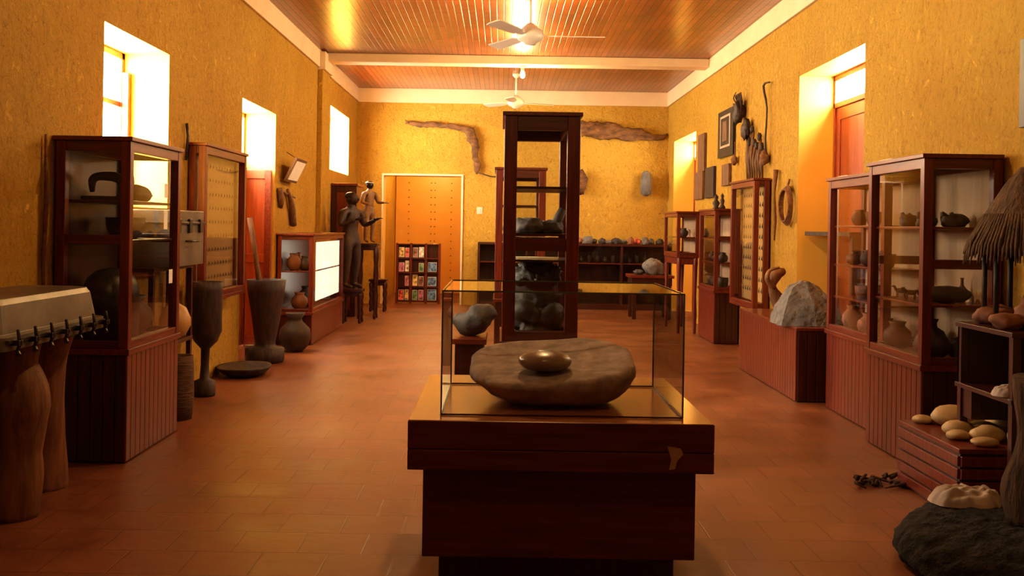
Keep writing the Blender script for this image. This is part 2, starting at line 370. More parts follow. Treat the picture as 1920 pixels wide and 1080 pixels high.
# ---------------------------------------------------------------- display cases
def display_case(name, x0, x1, y0, y1, zb, zt, side, post=.055, rails=(), shelves=(), back='backing', shelfmat='mahoy', base=True, boards=True):
    mb = MB(); p = post
    if base:
        i = .015
        mb.box(x0 + i, x1 - i, y0 + i, y1 - i, 0, zb - .03, 'mahod')
        mb.box(x0 - .012, x1 + .012, y0 - .012, y1 + .012, zb - .035, zb, 'mahoy')
        if boards:
            bw = .07; n = max(1, int((y1 - y0) / bw)); st = (y1 - y0) / n
            for k in range(n):
                a, b = y0 + k * st + .002, y0 + (k + 1) * st - .002
                if side in 'LC': mb.box(x1 - i, x1 - i + .012, a, b, .01, zb - .035, 'maho')
                if side in 'RC': mb.box(x0 + i - .012, x0 + i, a, b, .01, zb - .035, 'maho')
            n = max(1, int((x1 - x0) / bw)); st = (x1 - x0) / n
            for k in range(n): mb.box(x0 + k * st + .002, x0 + (k + 1) * st - .002, y0 + i - .012, y0 + i, .01, zb - .035, 'mahod')
    else:
        mb.box(x0, x1, y0, y1, zb - .03, zb, 'mahoy')
    for xa in (x0, x1 - p):
        for ya in (y0, y1 - p): mb.box(xa, xa + p, ya, ya + p, zb, zt, 'maho')
    for (za, zc_) in ((zb, zb + p * .8), (zt - p * 1.1, zt)):
        for xa in (x0, x1 - p): mb.box(xa + .003, xa + p - .003, y0 + p, y1 - p, za, zc_, 'mahoy')
        for ya in (y0, y1 - p): mb.box(x0 + p, x1 - p, ya + .003, ya + p - .003, za, zc_, 'mahox')
    mb.box(x0 - .015, x1 + .015 if side != 'R' else x1, y0 - .015, y1 + .015, zt, zt + .025, 'mahoy')
    for r in rails:
        for ya in (y0, y1 - p): mb.box(x0 + p, x1 - p, ya + .004, ya + p - .004, r - p * .5, r + p * .5, 'mahox')
    mb.box(x0 + .01, x1 - .01, y0 + .01, y1 - .01, zb, zb + .012, 'mahoy')
    for s_ in shelves:
        mb.box(x0 + p * .6, x1 - p * .6, y0 + p + .004, y1 - p - .004, s_ - .016, s_, shelfmat)
    g = p * .5
    mb.quad([(x0 + p, y0 + g, zb), (x1 - p, y0 + g, zb), (x1 - p, y0 + g, zt), (x0 + p, y0 + g, zt)], 'glass')
    mb.quad([(x0 + p, y1 - g, zb), (x1 - p, y1 - g, zb), (x1 - p, y1 - g, zt), (x0 + p, y1 - g, zt)], 'glass')
    for xx, lab in ((x0 + g, 'L'), (x1 - g, 'R')):
        if lab == side and back: mb.box(xx - .008, xx + .008, y0 + p, y1 - p, zb + p * .8, zt - p, back)
        else: mb.quad([(xx, y0 + p, zb), (xx, y1 - p, zb), (xx, y1 - p, zt), (xx, y0 + p, zt)], 'glass')
    return mb.build(name, .003)

def pot(name, x, y, z, r, h, mat='clayd', kind=0):
    P = {0: [(.45, 0), (.8, .15), (1, .42), (.92, .65), (.55, .82), (.5, .88), (.62, 1), (.52, .99), (.42, .86)],
         1: [(.55, 0), (.75, .1), (.95, .5), (1, 1), (.9, 1), (.85, .5), (.5, .12)],
         2: [(.5, 0), (.95, .2), (1, .35), (.8, .55), (.3, .7), (.24, .9), (.34, 1), (.25, .98)],
         3: [(.4, 0), (.6, .12), (.98, .45), (1, .55), (.8, .8), (.35, .97), (.05, 1)]}[kind]
    return MB().lathe(x, y, [(a * r, z + b * h) for a, b in P], mat, 20, amp=.04, sd=x * 3).build(name)
def rock(name, x, y, z, sx, sy, sz, mat='stoned', sd=0, amp=.35, fr=1.3, res=24):
    return MB().blob((x, y, z + sz * .7), (sx, sy, sz), mat, sd, amp, fr, res, flatb=-sz * .7).build(name)
def figurine(name, x, y, z, s, mat='darkwood'):
    mb = MB()
    mb.blob((x, y, z + .55 * s), (.5 * s, .2 * s, .2 * s), mat, 1, .1)
    mb.tube([(x - .4 * s, y, z + .6 * s), (x - .58 * s, y, z + .9 * s), (x - .75 * s, y, z + .88 * s)], [.13 * s, .1 * s, .07 * s], mat, 8)
    for dx in (-.32, .32):
        for dy in (-.1, .1): mb.tube([(x + dx * s, y + dy * s, z + .5 * s), (x + dx * s, y + dy * s, z)], [.07 * s, .05 * s], mat, 8)
    mb.tube([(x + .45 * s, y, z + .6 * s), (x + .62 * s, y, z + .35 * s)], [.04 * s, .02 * s], mat, 6)
    return mb.build(name)

# left tall case with its relics
display_case('display_case', -2.57, -2.14, 5.68, 6.58, .66, 1.86, 'L', rails=(1.29,), shelves=(1.52, 1.29), back='mahod', shelfmat='mahod')
sm = MB()
sm.box(-2.50, -2.24, 5.86, 6.0, 1.522, 1.545, 'steel').tube([(-2.28, 5.93, 1.54), (-2.28, 5.93, 1.62), (-2.32, 5.93, 1.66), (-2.42, 5.93, 1.665), (-2.46, 5.93, 1.64), (-2.46, 5.93, 1.57)], [.035, .028, .03, .025, .026, .014], 'steel', 12, sub=4)
sm.tube([(-2.245, 5.93, 1.64), (-2.225, 5.93, 1.64)], [.045, .045], 'steel', 20)
sm.build('sewing_machine')
rock('stone_axe', -2.33, 6.3, 1.52, .08, .12, .06, 'clayd', 5)
pot('clay_bowl', -2.36, 6.2, 1.29, .12, .13, 'clayd', 1)
MB().lathe(-2.36, 5.98, [(.16, .672), (.16, .95), (.155, 1.0), (.13, 1.06), (.08, 1.10), (.02, 1.115)], 'steel', 28, 1, 1.2).build('iron_pot')
pot('clay_pot', -2.36, 6.35, .672, .12, .25, 'clayd', 0)
tg = MB()
for a, b, c in ((6.25, 1.55, .06), (6.25, 1.35, .08), (6.36, 1.0, .06)): tg.quad([(-2.138, a, b), (-2.138, a + .07, b), (-2.138, a + .07, b + c * 1.5), (-2.138, a, b + c * 1.5)], 'paper')
tg.build('paper_labels')
display_case('mounted_display_case', -2.58, -2.44, 8.12, 9.42, .76, 2.03, 'L', post=.06, shelves=(), back='backy', base=False)
ar = MB()
for r in range(9):
    for k in range(12):
        y = 8.28 + k * .088; z = .9 + r * .12
        ar.add([(-2.532, y, z), (-2.532, y + .022, z + .01), (-2.532, y + .01, z + .045), (-2.522, y + .011, z + .02)], [(0, 1, 3), (1, 2, 3), (2, 0, 3), (0, 2, 1)], 'midwood')
ar.build('arrowhead_collection')
display_case('glass_counter', -2.57, -2.16, 11.35, 13.55, .38, 1.26, 'L', post=.045, shelves=(.85,), back='mahod')
MB().box(-2.205, -2.195, 11.75, 13.4, .48, 1.18, 'tube').build('added_glare_panel')  # added glowing sheet in place of the white glare on the counter glass
for k, (xx, yy, zz, rr, hh, kk, mm) in enumerate([(-2.42, 11.55, .85, .09, .2, 0, 'clay'), (-2.30, 11.6, .85, .08, .17, 0, 'clayd'), (-2.44, 11.95, .85, .08, .2, 2, 'clay'), (-2.36, 11.6, .392, .1, .2, 0, 'clay'), (-2.35, 12, .392, .12, .25, 0, 'clayd')]):
    pot('clay_pot', xx, yy, zz, rr, hh, mm, kk)
cb = MB(); cb.box(-2.58, -2.2, 14.95, 15.6, 0, 1.98, 'mahod').box(-2.5, -2.28, 14.935, 14.95, .9, 1.88, 'maho').box(-2.5, -2.28, 14.935, 14.95, .1, .8, 'maho').box(-2.58, -2.18, 14.92, 15.62, 1.98, 2.02, 'maho')
cb.build('tall_cabinet', .005)

# centre cases
display_case('display_case', .013, .489, 6.2, 7.08, .68, 2.10, 'C', post=.08, rails=(1.29,), shelves=(1.36, 1.66), back=None, shelfmat='mahod')
MB().box(-.12, .62, 6.12, 7.16, 0, .08, 'mahod').build('case_plinth', .005)
rock('stone_tool', .17, 6.5, 1.36, .1, .14, .06, 'stoneg', 2); rock('stone_tool', .33, 6.55, 1.36, .09, .1, .05, 'stoneg', 4)
rock('stone_tool', .27, 6.8, 1.36, .09, .08, .05, 'stoned', 9)
MB().tube([(.36, 6.6, 1.36), (.37, 6.6, 1.44), (.41, 6.62, 1.52)], [.05, .035, .03], 'stoneg', 10).build('stone_pestle')
cf = MB()
cf.blob((.25, 6.62, .79), (.165, .17, .12), 'stoned', 3, .35, 2.2, 40, flatb=-.098, pw=.8)
cf.tube([(.13, 6.56, .82), (.16, 6.44, .86), (.25, 6.42, .80)], [.06, .05, .045], 'stoned', 14, .45, 1, 1, 10, sub=4)
cf.tube([(.37, 6.56, .84), (.34, 6.44, .84), (.27, 6.42, .79)], [.06, .05, .045], 'stoned', 14, .45, 2, 1, 10, sub=4)
cf.blob((.25, 6.62, .93), (.145, .13, .13), 'stoned', 7, .35, 2.4, 36)
cf.blob((.24, 6.57, 1.085), (.145, .13, .085), 'stoned', 5, .35, 2.4, 40, pw=.8)
cf.blob((.24, 6.445, 1.06), (.026, .035, .035), 'stoned', 1, .1)
for s_ in (-1, 1): cf.blob((.24 + s_ * .055, 6.46, 1.09), (.022, .018, .016), 'stoned', 1, 0)
cf.build('carved_stone_figure')
MB().box(.05, .455, 6.3, 7.0, 1.178, 1.19, 'mahod').build('inner_shelf')
display_case('display_case', -.06, .44, 9.85, 10.7, .68, 1.97, 'C', post=.07, rails=(1.29,), shelves=(1.29, 1.62), back=None, shelfmat='mahod')
pot('clay_pot', .1, 10.1, 1.30, .09, .18, 'clayd', 0); pot('clay_pot', .28, 10.2, 1.30, .08, .2, 'clayd', 2); pot('clay_pot', .2, 10.2, .695, .14, .25, 'clayd', 0)
st = MB(); st.box(-.36, -.10, 7.5, 8.05, .50, .54, 'mahoy').box(-.34, -.12, 7.52, 8.03, 0, .5, 'mahod'); st.build('low_plinth', .004)
MB().tube([(-.36, 7.8, .66), (-.22, 7.75, .64), (-.12, 7.75, .70), (-.05, 7.78, .74)], [.045, .10, .11, .05], 'stoned', 16, .5, 3, 1, 9, sub=5).blob((-.22, 7.78, .60), (.10, .11, .06), 'stoned', 4, .2).build('carved_animal_stone')

# right cases
display_case('display_case', 2.46, 2.92, 5.75, 6.62, .63, 1.84, 'R', rails=(1.22,), shelves=(.98, 1.44), back='backing', shelfmat='mahoy')
display_case('display_case', 2.60, 2.92, 6.70, 7.86, .63, 1.80, 'R', rails=(), shelves=(.9, 1.15, 1.45), back='backing', shelfmat='mahoy')
for a in ((2.62, 5.98, .642, .11, .24, 'clayd', 2), (2.75, 6.3, .642, .10, .17, 'clayd', 3), (2.60, 6.45, .642, .09, .18, 'clayd', 0), (2.78, 5.95, .642, .07, .13, 'clayd', 0),
          (2.7, 6.9, .642, .08, .16, 'clayd', 0), (2.7, 7.2, .642, .09, .17, 'clay', 0), (2.7, 7.55, .642, .08, .2, 'clay', 0), (2.72, 7.1, .9, .07, .12, 'clayd', 0), (2.72, 7.4, .9, .06, .1, 'clay', 1),
          (2.72, 6.95, 1.15, .06, .1, 'clayd', 1), (2.72, 7.3, 1.15, .06, .12, 'clayd', 0), (2.72, 7.6, 1.15, .06, .1, 'clayd', 0), (2.72, 7.2, 1.45, .06, .1, 'clayd', 1), (2.72, 7.5, 1.45, .06, .12, 'clayd', 0)):
    pot('clay_pot', *a)
MB().blob((2.70, 5.98, 1.03), (.15, .07, .055), 'clayd', 2, .1, flatb=-.05).build('wooden_boat_model')
pot('clay_cup', 2.83, 6.05, .98, .035, .15, 'midwood', 2)
for k, (x, y) in enumerate(((2.58, 6.0), (2.70, 5.95), (2.80, 6.05), (2.6, 6.3), (2.74, 6.35))): MB().blob((x, y, 1.44 + .035), (.055, .05, .045), 'clayd', k, .4, 2, 16, flatb=-.035).tube([(x - .03, y, 1.49), (x - .045, y, 1.53)], [.025, .012], 'clayd', 8).build('clay_bird_figurine')
for k, (x, y) in enumerate(((2.58, 6.0), (2.6, 6.25), (2.62, 6.45))): figurine('animal_figurine', x, y, .98, .08, 'darkwood')
lb = MB(); lb.box(2.448, 2.452, 6.2, 6.4, 1.845, 1.868, 'paper').box(2.588, 2.592, 7.4, 7.6, 1.805, 1.828, 'paper'); lb.build('paper_labels')
display_case('mounted_display_case', 2.75, 2.92, 10.75, 11.85, .56, 1.95, 'R', post=.055, back='backy', base=False)
ar = MB()
for r in range(10):
    for k in range(9):
        y = 10.88 + k * .1; z = .7 + r * .12; X = 2.885
        ar.add([(X, y, z), (X, y + .035, z + .01), (X, y + .015, z + .07), (X - .014, y + .015, z + .02)], [(0, 1, 3), (1, 2, 3), (2, 0, 3), (0, 2, 1)], 'darkwood')
ar.build('arrowhead_collection')
display_case('display_case', 2.62, 2.92, 12.1, 13.05, .66, 1.64, 'R', post=.05, rails=(1.3,), shelves=(1.0, 1.3), back='backing')
for k in range(4): pot('clay_pot', 2.76, 12.25 + k * .2, 1.0, .06, .12, 'clayd', k % 3); pot('clay_pot', 2.76, 12.25 + k * .2, .672, .07, .14, 'clayd', (k + 1) % 3)
display_case('table_display_case', 2.36, 2.66, 13.25, 14.3, 1.05, 1.62, 'R', post=.045, shelves=(1.3,), back='backing', base=False)
lg = MB()
for x in (2.38, 2.6):
    for y in (13.27, 14.24): lg.tube([(x + .02, y + .02, 0), (x + .02, y + .02, .25), (x + .02, y + .02, .5), (x + .02, y + .02, .9), (x + .02, y + .02, 1.02)], [.018, .03, .02, .032, .032], 'maho', 10)
lg.box(2.37, 2.65, 13.27, 14.28, .93, 1.015, 'mahoy'); lg.build('case_stand', .002)
pot('clay_pot', 2.5, 13.5, 1.3, .06, .12, 'clayd', 0); pot('clay_pot', 2.5, 13.8, 1.3, .06, .12, 'clay', 1)

# back wall long shelf
bs = MB()
bs.box(-.4, 2.88, 16.95, 17.48, 1.09, 1.13, 'mahod').box(-.4, 2.88, 16.95, 17.46, 0, .1, 'mahod').box(-.4, 2.88, 17.44, 17.47, .1, 1.09, 'mahod')
for z in (.45, .78): bs.box(-.38, 2.86, 16.98, 17.44, z, z + .02, 'mahoy')
for x in (-.4, .42, 1.24, 2.06, 2.84): bs.box(x, x + .04, 16.96, 17.44, .1, 1.09, 'mahod')
bs.quad([(-.36, 16.97, .1), (2.84, 16.97, .1), (2.84, 16.97, 1.09), (-.36, 16.97, 1.09)], 'glass')
bs.build('long_glass_cabinet', .003)
for k in range(13):
    rock('mineral_specimen', 1.25 + k * .125, 17.1 + .15 * (k % 2), 1.13, random.uniform(.05, .11), .07, random.uniform(.03, .08), random.choice(['stoned', 'stoneg', 'clay', 'clayd', 'card0']), k)
for k in range(10): pot('clay_pot', 1.4 + k * .14, 17.2, .8, .05, .1 + .05 * (k % 3), 'clayd', k % 3)
lt = MB(); lt.box(2.0, 2.68, 15.2, 15.8, .64, .685, 'mahoy').box(2.03, 2.65, 15.23, 15.77, .52, .64, 'mahod')
for x in (2.04, 2.58):
    for y in (15.24, 15.7): lt.box(x, x + .06, y, y + .06, 0, .52, 'mahod')
lt.build('low_table', .004)
rock('quartz_rock', 2.4, 15.45, .685, .17, .14, .14, 'stoneg', 6); rock('quartz_rock', 2.15, 15.4, .685, .08, .08, .05, 'stoned', 3)

# ---------------------------------------------------------------- pedestal with metate
pd = MB()
pd.box(-.334, .80, 3.65, 4.78, .497, .66, 'mahox').box(-.334, .80, 3.65, 4.78, .66, .68, 'top')
pd.box(-.28, .746, 3.71, 4.72, .155, .497, 'mahox').box(-.22, .68, 3.78, 4.65, 0, .155, 'mahod')
pd.box(-.334, .80, 3.642, 3.65, .575, .68, 'mahox'); pd.box(-.334, .80, 3.642, 3.65, .497, .573, 'mahox')
pd.quad([(.625, 3.640, .60), (.675, 3.640, .592), (.685, 3.640, .57), (.662, 3.640, .545), (.655, 3.640, .515), (.632, 3.640, .512), (.64, 3.640, .55)], 'chip')
pd.build('display_pedestal', .004)
gc = MB(); a, b, c, d, z0, z1 = -.218, .70, 3.75, 4.49, .684, 1.153
for q in ([(a, c), (b, c)], [(a, d), (b, d)], [(a, c), (a, d)], [(b, c), (b, d)]):
    (x1, y1), (x2, y2) = q; gc.quad([(x1, y1, z0), (x2, y2, z0), (x2, y2, z1), (x1, y1, z1)], 'glass')
gc.quad([(a, c, z1), (b, c, z1), (b, d, z1), (a, d, z1)], 'glass')
t = .003
for x in (a, b):
    for y in (c, d): gc.box(x - t, x + t, y - t, y + t, z0, z1, 'glassedge')
for z in (z0, z1):
    for y in (c, d): gc.box(a, b, y - t, y + t, z - t, z + t, 'glassedge' if z == z1 else 'mahod')
    for x in (a, b): gc.box(x - t, x + t, c, d, z - t, z + t, 'glassedge' if z == z1 else 'mahod')
gc.build('glass_showcase')
vs = []; fs = []; seg = 96
prof = [(.50, 0), (.62, .006), (.74, .025), (.85, .055), (.92, .082), (.965, .108), (.99, .13), (.99, .148), (.972, .160), (.935, .166), (.88, .166), (.7, .160), (.5, .157), (.3, .156), (.12, .155)]
for r, z in prof:
    for k in range(seg):
        A = 2 * math.pi * k / seg; ca, sa = math.cos(A), math.sin(A)
        ex = math.copysign(abs(ca) ** .80, ca); ey = math.copysign(abs(sa) ** .72, sa)
        nn = 1 + .09 * noise.noise((ca * 1.5 + 3, sa * 1.5, z * 4)) + .03 * noise.noise((ca * 5, sa * 5, z * 20)) + .012 * noise.noise((ca * 16, sa * 16, z * 60))
        lean = .03 * (1 - z / .166) * (1 if r < .99 else 0)
        x = .352 * r * ex * nn + lean; y = .29 * r * ey * nn
        zz = z * (1 + .34 * y / .29 + .14 * x / .35) + .004 * noise.noise((x * 12, y * 12, 3)) * (z > .05)
        vs.append((.215 + x, 4.11 + y, .684 + zz))
n = len(prof)
for j in range(n - 1):
    for k in range(seg):
        k2 = (k + 1) % seg; fs.append((j * seg + k, j * seg + k2, (j + 1) * seg + k2, (j + 1) * seg + k))
fs.append(tuple(range(seg))[::-1]); fs.append(tuple((n - 1) * seg + k for k in range(seg)))
mt = MB(); mt.add(vs, fs, 'stone', True); mt.build('grinding_stone_slab')
MB().blob((.185, 3.99, .860), (.108, .10, .044), 'hstone', 4, .05, 1, 36).build('hand_stone')

# ---------------------------------------------------------------- left foreground: basin on logs
def log(name, pts, rad, mat='log', sd=0, amp=.25):
    return MB().tube(pts, rad, mat, 28, amp, sd, 1, 3.2, sub=6).build(name)
log('log_post', [(-2.29, 4.66, 0), (-2.27, 4.66, .3), (-2.25, 4.67, .5), (-2.31, 4.66, .7), (-2.30, 4.66, .838)], [.12, .105, .145, .115, .12], 'log', 1, .35)
log('log_post', [(-2.39, 5.15, 0), (-2.37, 5.15, .25), (-2.37, 5.14, .5), (-2.35, 5.10, .7), (-2.32, 5.07, .838)], [.125, .118, .115, .115, .125], 'log', 9, .3)
bn = MB()
def ring(x0, x1, y0, y1, z, r, n=6):
    o = []
    for cx, cy, s in ((x1 - r, y1 - r, 0), (x0 + r, y1 - r, 1), (x0 + r, y0 + r, 2), (x1 - r, y0 + r, 3)):
        for k in range(n + 1):
            a = math.pi / 2 * (s + k / n); o.append((cx + r * math.cos(a), cy + r * math.sin(a), z))
    return o
BX0, BX1, BY0, BY1 = -2.57, -2.07, 4.10, 5.20
rs = [ring(BX0 + i, BX1 - i, BY0 + i, BY1 - i, z, .06) for i, z in ((0, .84), (0, .90), (.03, .905), (.05, 1.03), (.065, 1.055), (.10, 1.06))]
L = len(rs[0]); vs = sum(rs, []); fs = []
for j in range(len(rs) - 1):
    for k in range(L): fs.append((j * L + k, j * L + (k + 1) % L, (j + 1) * L + (k + 1) % L, (j + 1) * L + k))
fs.append(tuple(range(L))[::-1]); fs.append(tuple((len(rs) - 1) * L + k for k in range(L)))
bn.add(vs, fs, 'metal')
for (xa, xb, ya, yb) in ((BX1 - .01, BX1 + .012, BY0 + .04, BY1 - .04), (BX0 + .04, BX1 - .04, BY1 - .01, BY1 + .012), (BX0 + .04, BX1 - .04, BY0 - .012, BY0 + .01)): bn.box(xa, xb, ya, yb, .872, .888, 'steel')
for k in range(7):
    y = 4.2 + k * .155
    bn.tube([(BX1 + .02, y, .93), (BX1 + .03, y, .87), (BX1 + .015, y + .01, .84), (BX1 + .025, y, .82)], [.007, .010, .008, .012], 'steel', 8)
    bn.box(BX1, BX1 + .035, y - .02, y + .02, .862, .885, 'steel')
bn.build('metal_basin_cover', .002)

# ---------------------------------------------------------------- left mid items
sh = MB()
for y in (6.72, 7.55):
    for x in (-2.56, -2.40): sh.box(x, x + .035, y, y + .04, 0, 1.07, 'mahod')
for z in (.50, 1.05): sh.box(-2.56, -2.36, 6.72, 7.59, z, z + .03, 'mahod')
sh.build('side_shelf', .003)
mbx = MB(); mbx.box(-2.55, -2.28, 6.80, 7.56, 1.08, 1.48, 'metal').box(-2.56, -2.265, 6.79, 7.57, 1.38, 1.40, 'steel')
for y in (6.95, 7.2, 7.45): mbx.box(-2.28, -2.26, y - .03, y + .03, 1.32, 1.42, 'steel')
mbx.tube([(-2.272, 7.1, 1.26), (-2.23, 7.12, 1.26), (-2.23, 7.28, 1.26), (-2.272, 7.3, 1.26)], .008, 'steel', 8)
mbx.build('metal_chest', .02)
MB().lathe(-2.42, 7.35, [(.03, .53), (.08, .56), (.115, .63), (.115, .68), (.08, .76), (.03, .79), (.015, .83)], 'gourd', 24).build('gourd')
MB().lathe(-2.28, 7.0, [(.10, 0), (.115, .15), (.11, .38), (.105, .45), (.09, .45), (.08, .1)], 'wicker', 28).build('wicker_basket')
MB().lathe(-2.37, 7.95, [(.085, 0), (.09, .03), (.085, .12), (.04, .14), (.032, .25), (.035, .38), (.09, .44), (.125, .52), (.13, .85), (.135, .92), (.12, .92), (.11, .7), (.05, .6)], 'darkwood', 28, amp=.08).build('footed_mortar')
MB().lathe(-2.36, 9.95, [(.18, 0), (.20, .03), (.195, .14), (.11, .16), (.10, .19), (.11, .26), (.14, .45), (.18, .70), (.20, .83), (.18, .83), (.14, .6), (.07, .4)], 'darkwood', 32, amp=.08).tube([(-2.36, 9.95, .42), (-2.47, 9.97, 1.0), (-2.55, 10.0, 1.45)], [.04, .025, .03], 'midwood', 12).build('mortar_and_pestle')
MB().lathe(-2.24, 10.8, [(.08, 0), (.14, .06), (.175, .16), (.16, .25), (.08, .33), (.07, .36), (.11, .42), (.09, .42), (.055, .35)], 'clayd', 28).build('clay_jar')
MB().lathe(-2.33, 9.05, [(.13, 0), (.2, .03), (.24, .075), (.245, .09), (.215, .085), (.15, .04), (.02, .035)], 'darkwood', 32, 1, 1.25, .08).build('wooden_trough')
R2 = Matrix.Rotation(math.radians(26), 3, 'Y')
pc = MB(); pc.box(-2.485, -2.455, 11.5, 12.1, 1.88, 2.18, 'midwood', R2).box(-2.455, -2.449, 11.54, 12.06, 1.91, 2.15, 'paper', R2, (-2.47, 11.8, 2.03))
pc.tube([(-2.58, 11.8, 2.25), (-2.42, 11.8, 2.15)], .004, 'steel', 5)
pc.build('framed_picture')
wt = MB()
wt.tube([(-2.56, 11.35, 1.80), (-2.55, 11.40, 1.68), (-2.56, 11.45, 1.58)], [.03, .04, .025], 'midwood', 10, .2, sub=3).tube([(-2.55, 11.75, 1.80), (-2.54, 11.95, 1.62), (-2.55, 12.1, 1.38)], [.02, .04, .045], 'lightwood', 10, .2, sub=3)
wt.tube([(-2.56, 11.4, 1.78), (-2.56, 12.2, 1.72)], .012, 'lightwood', 6)
wt.build('hanging_wooden_tools')
MB().tube([(-2.57, 5.55, 1.88), (-2.565, 5.56, 1.5), (-2.57, 5.54, 1.15), (-2.565, 5.55, .9)], [.008, .014, .012, .006], 'rope', 8, .3).build('hanging_strap')
MB().tube([(-2.57, 8.02, 2.2), (-2.56, 8.03, 2.1), (-2.57, 8.02, 1.9)], .012, 'steel', 6).build('wall_hook')

# ---------------------------------------------------------------- statues
def statue(name, H, loc, rz, mat, headmat, arms, hat=None, fat=1.0):
    e = bpy.data.objects.new(name, None); e.location = loc; e.rotation_euler = (0, 0, rz); e.scale = (fat, fat, 1); sc.collection.objects.link(e)
    V = [(0, 0, .53), (0, .005, .62), (0, 0, .73), (0, .005, .815), (0, -.002, .87), (0, -.006, .905)]
    Rr = [(.082, .06), (.066, .05), (.088, .058), (.05, .04), (.028, .028), (.03, .03)]
    E = [(0, 1), (1, 2), (2, 3), (3, 4), (4, 5)]
    for sx, arm in ((-1, arms[0]), (1, arms[1])):
        i = len(V); V += [(sx * .105, 0, .80), arm[0], arm[1]]; Rr += [(.04, .04), (.028, .028), (.019, .019)]; E += [(3, i), (i, i + 1), (i + 1, i + 2)]
        i = len(V); V += [(sx * .055, 0, .48), (sx * .062, -.012, .28), (sx * .062, .008, .045), (sx * .065, -.07, .018)]
        Rr += [(.056, .056), (.036, .036), (.022, .022), (.02, .016)]; E += [(0, i), (i, i + 1), (i + 1, i + 2), (i + 2, i + 3)]
    me = bpy.data.meshes.new(name + '_body'); me.from_pydata([Vector(v) * H for v in V], E, [])
    ob = bpy.data.objects.new('body', me); sc.collection.objects.link(ob); ob.parent = e; me.materials.append(M[mat])
    sk = ob.modifiers.new('skin', 'SKIN'); sk.use_smooth_shade = True
    for i, r in enumerate(Rr): me.skin_vertices[0].data[i].radius = (r[0] * H, r[1] * H)
    me.skin_vertices[0].data[0].use_root = True
    su = ob.modifiers.new('sub', 'SUBSURF'); su.levels = 2; su.render_levels = 2
    hd = MB()
    hd.blob((0, -.01 * H, .94 * H), (.045 * H, .056 * H, .066 * H), headmat, 1, .03, 1, 24)
    hd.tube([(0, -.058 * H, .952 * H), (0, -.072 * H, .932 * H), (0, -.06 * H, .924 * H)], [.005 * H, .011 * H, .008 * H], headmat, 8)
    hd.blob((0, -.058 * H, .907 * H), (.018 * H, .01 * H, .006 * H), 'mahod', 0, 0, 1, 10)
    for s_ in (-1, 1):
        hd.blob((s_ * .019 * H, -.056 * H, .945 * H), (.008 * H, .006 * H, .005 * H), 'paper' if hat else 'black', 0, 0, 1, 10)
        hd.blob((s_ * .046 * H, -.005 * H, .937 * H), (.007 * H, .014 * H, .02 * H), headmat, 0, 0, 1, 10)
    if hat: hd.tube([(0, -.062 * H, .975 * H), (.045 * H, -.03 * H, .978 * H), (.052 * H, .0, .98 * H), (.03 * H, .045 * H, .98 * H), (-.03 * H, .045 * H, .98 * H), (-.052 * H, 0, .98 * H), (-.045 * H, -.03 * H, .978 * H), (0, -.062 * H, .975 * H)], .008 * H, hat, 8, sub=3)
    hd.blob((0, .004 * H, .957 * H), (.05 * H, .058 * H, .055 * H), 'black', 2, .06, 2, 20, flatb=-.01 * H)
    for sx, arm in ((-1, arms[0]), (1, arms[1])):
        w_ = Vector(arm[1]); d = (w_ - Vector(arm[0])).normalized(); side = d.cross(Vector((0, 0, 1)))
        side = side.normalized() if side.length > .1 else Vector((0, 1, 0)); up = side.cross(d)
        c = w_ + d * .022
        hd.tube([w_ * H, c * H, (w_ + d * .045) * H], [.016 * H, .021 * H, .019 * H], mat, 10, flat=.6)
        for k in range(4):
            b0 = w_ + d * .042 + side * (k - 1.5) * .010; ln = (.036, .042, .039, .03)[k]
            hd.tube([b0 * H, (b0 + d * ln * .6 - up * .004) * H, (b0 + d * ln - up * .014) * H], [.0055 * H, .005 * H, .004 * H], mat, 6)
        b0 = w_ + d * .015 + side * .018
        hd.tube([b0 * H, (b0 + side * .014 + d * .014) * H, (b0 + side * .017 + d * .032) * H], [.007 * H, .006 * H, .0045 * H], mat, 6)
    h = hd.build('head_and_hands', origin=(0, 0, 0)); h.parent = e
    return e
def stool(name, x, y, w_, z, mat='mahod'):
    mb = MB(); mb.box(x - w_, x + w_, y - w_, y + w_, z - .035, z, mat).box(x - w_ * .85, x + w_ * .85, y - w_ * .85, y + w_ * .85, z - .1, z - .035, mat)
    for a in (-1, 1):
        for b in (-1, 1):
            X = x + a * w_ * .78; Y = y + b * w_ * .78; h = z - .06
            mb.lathe(X, Y, [(.016, 0), (.024, .03), (.014, .08), (.026, h * .3), (.014, h * .45), (.026, h * .6), (.016, h * .75), (.026, h * .85), (.026, h)], mat, 12)
    return mb.build(name, .003)
stool('carved_stool', -2.10, 14.05, .15, .48)
statue('wooden_statue', 1.36, (-2.14, 14.05, .485), math.radians(62), 'darkwood', 'darkwood', [((-.15, -.01, .66), (-.11, -.13, .72)), ((.16, -.02, .66), (.12, -.15, .72))], None, 1.3)
stool('carved_pedestal', -1.98, 14.75, .15, 1.12)
statue('painted_statue', .92, (-1.98, 14.75, 1.125), math.radians(50), 'lightwood', 'black', [((-.14, .0, .66), (-.10, -.11, .62)), ((.15, -.02, .66), (.14, -.16, .66))], 'paper', 1.15)
stool('carved_stool', -1.98, 16.0, .14, .52)
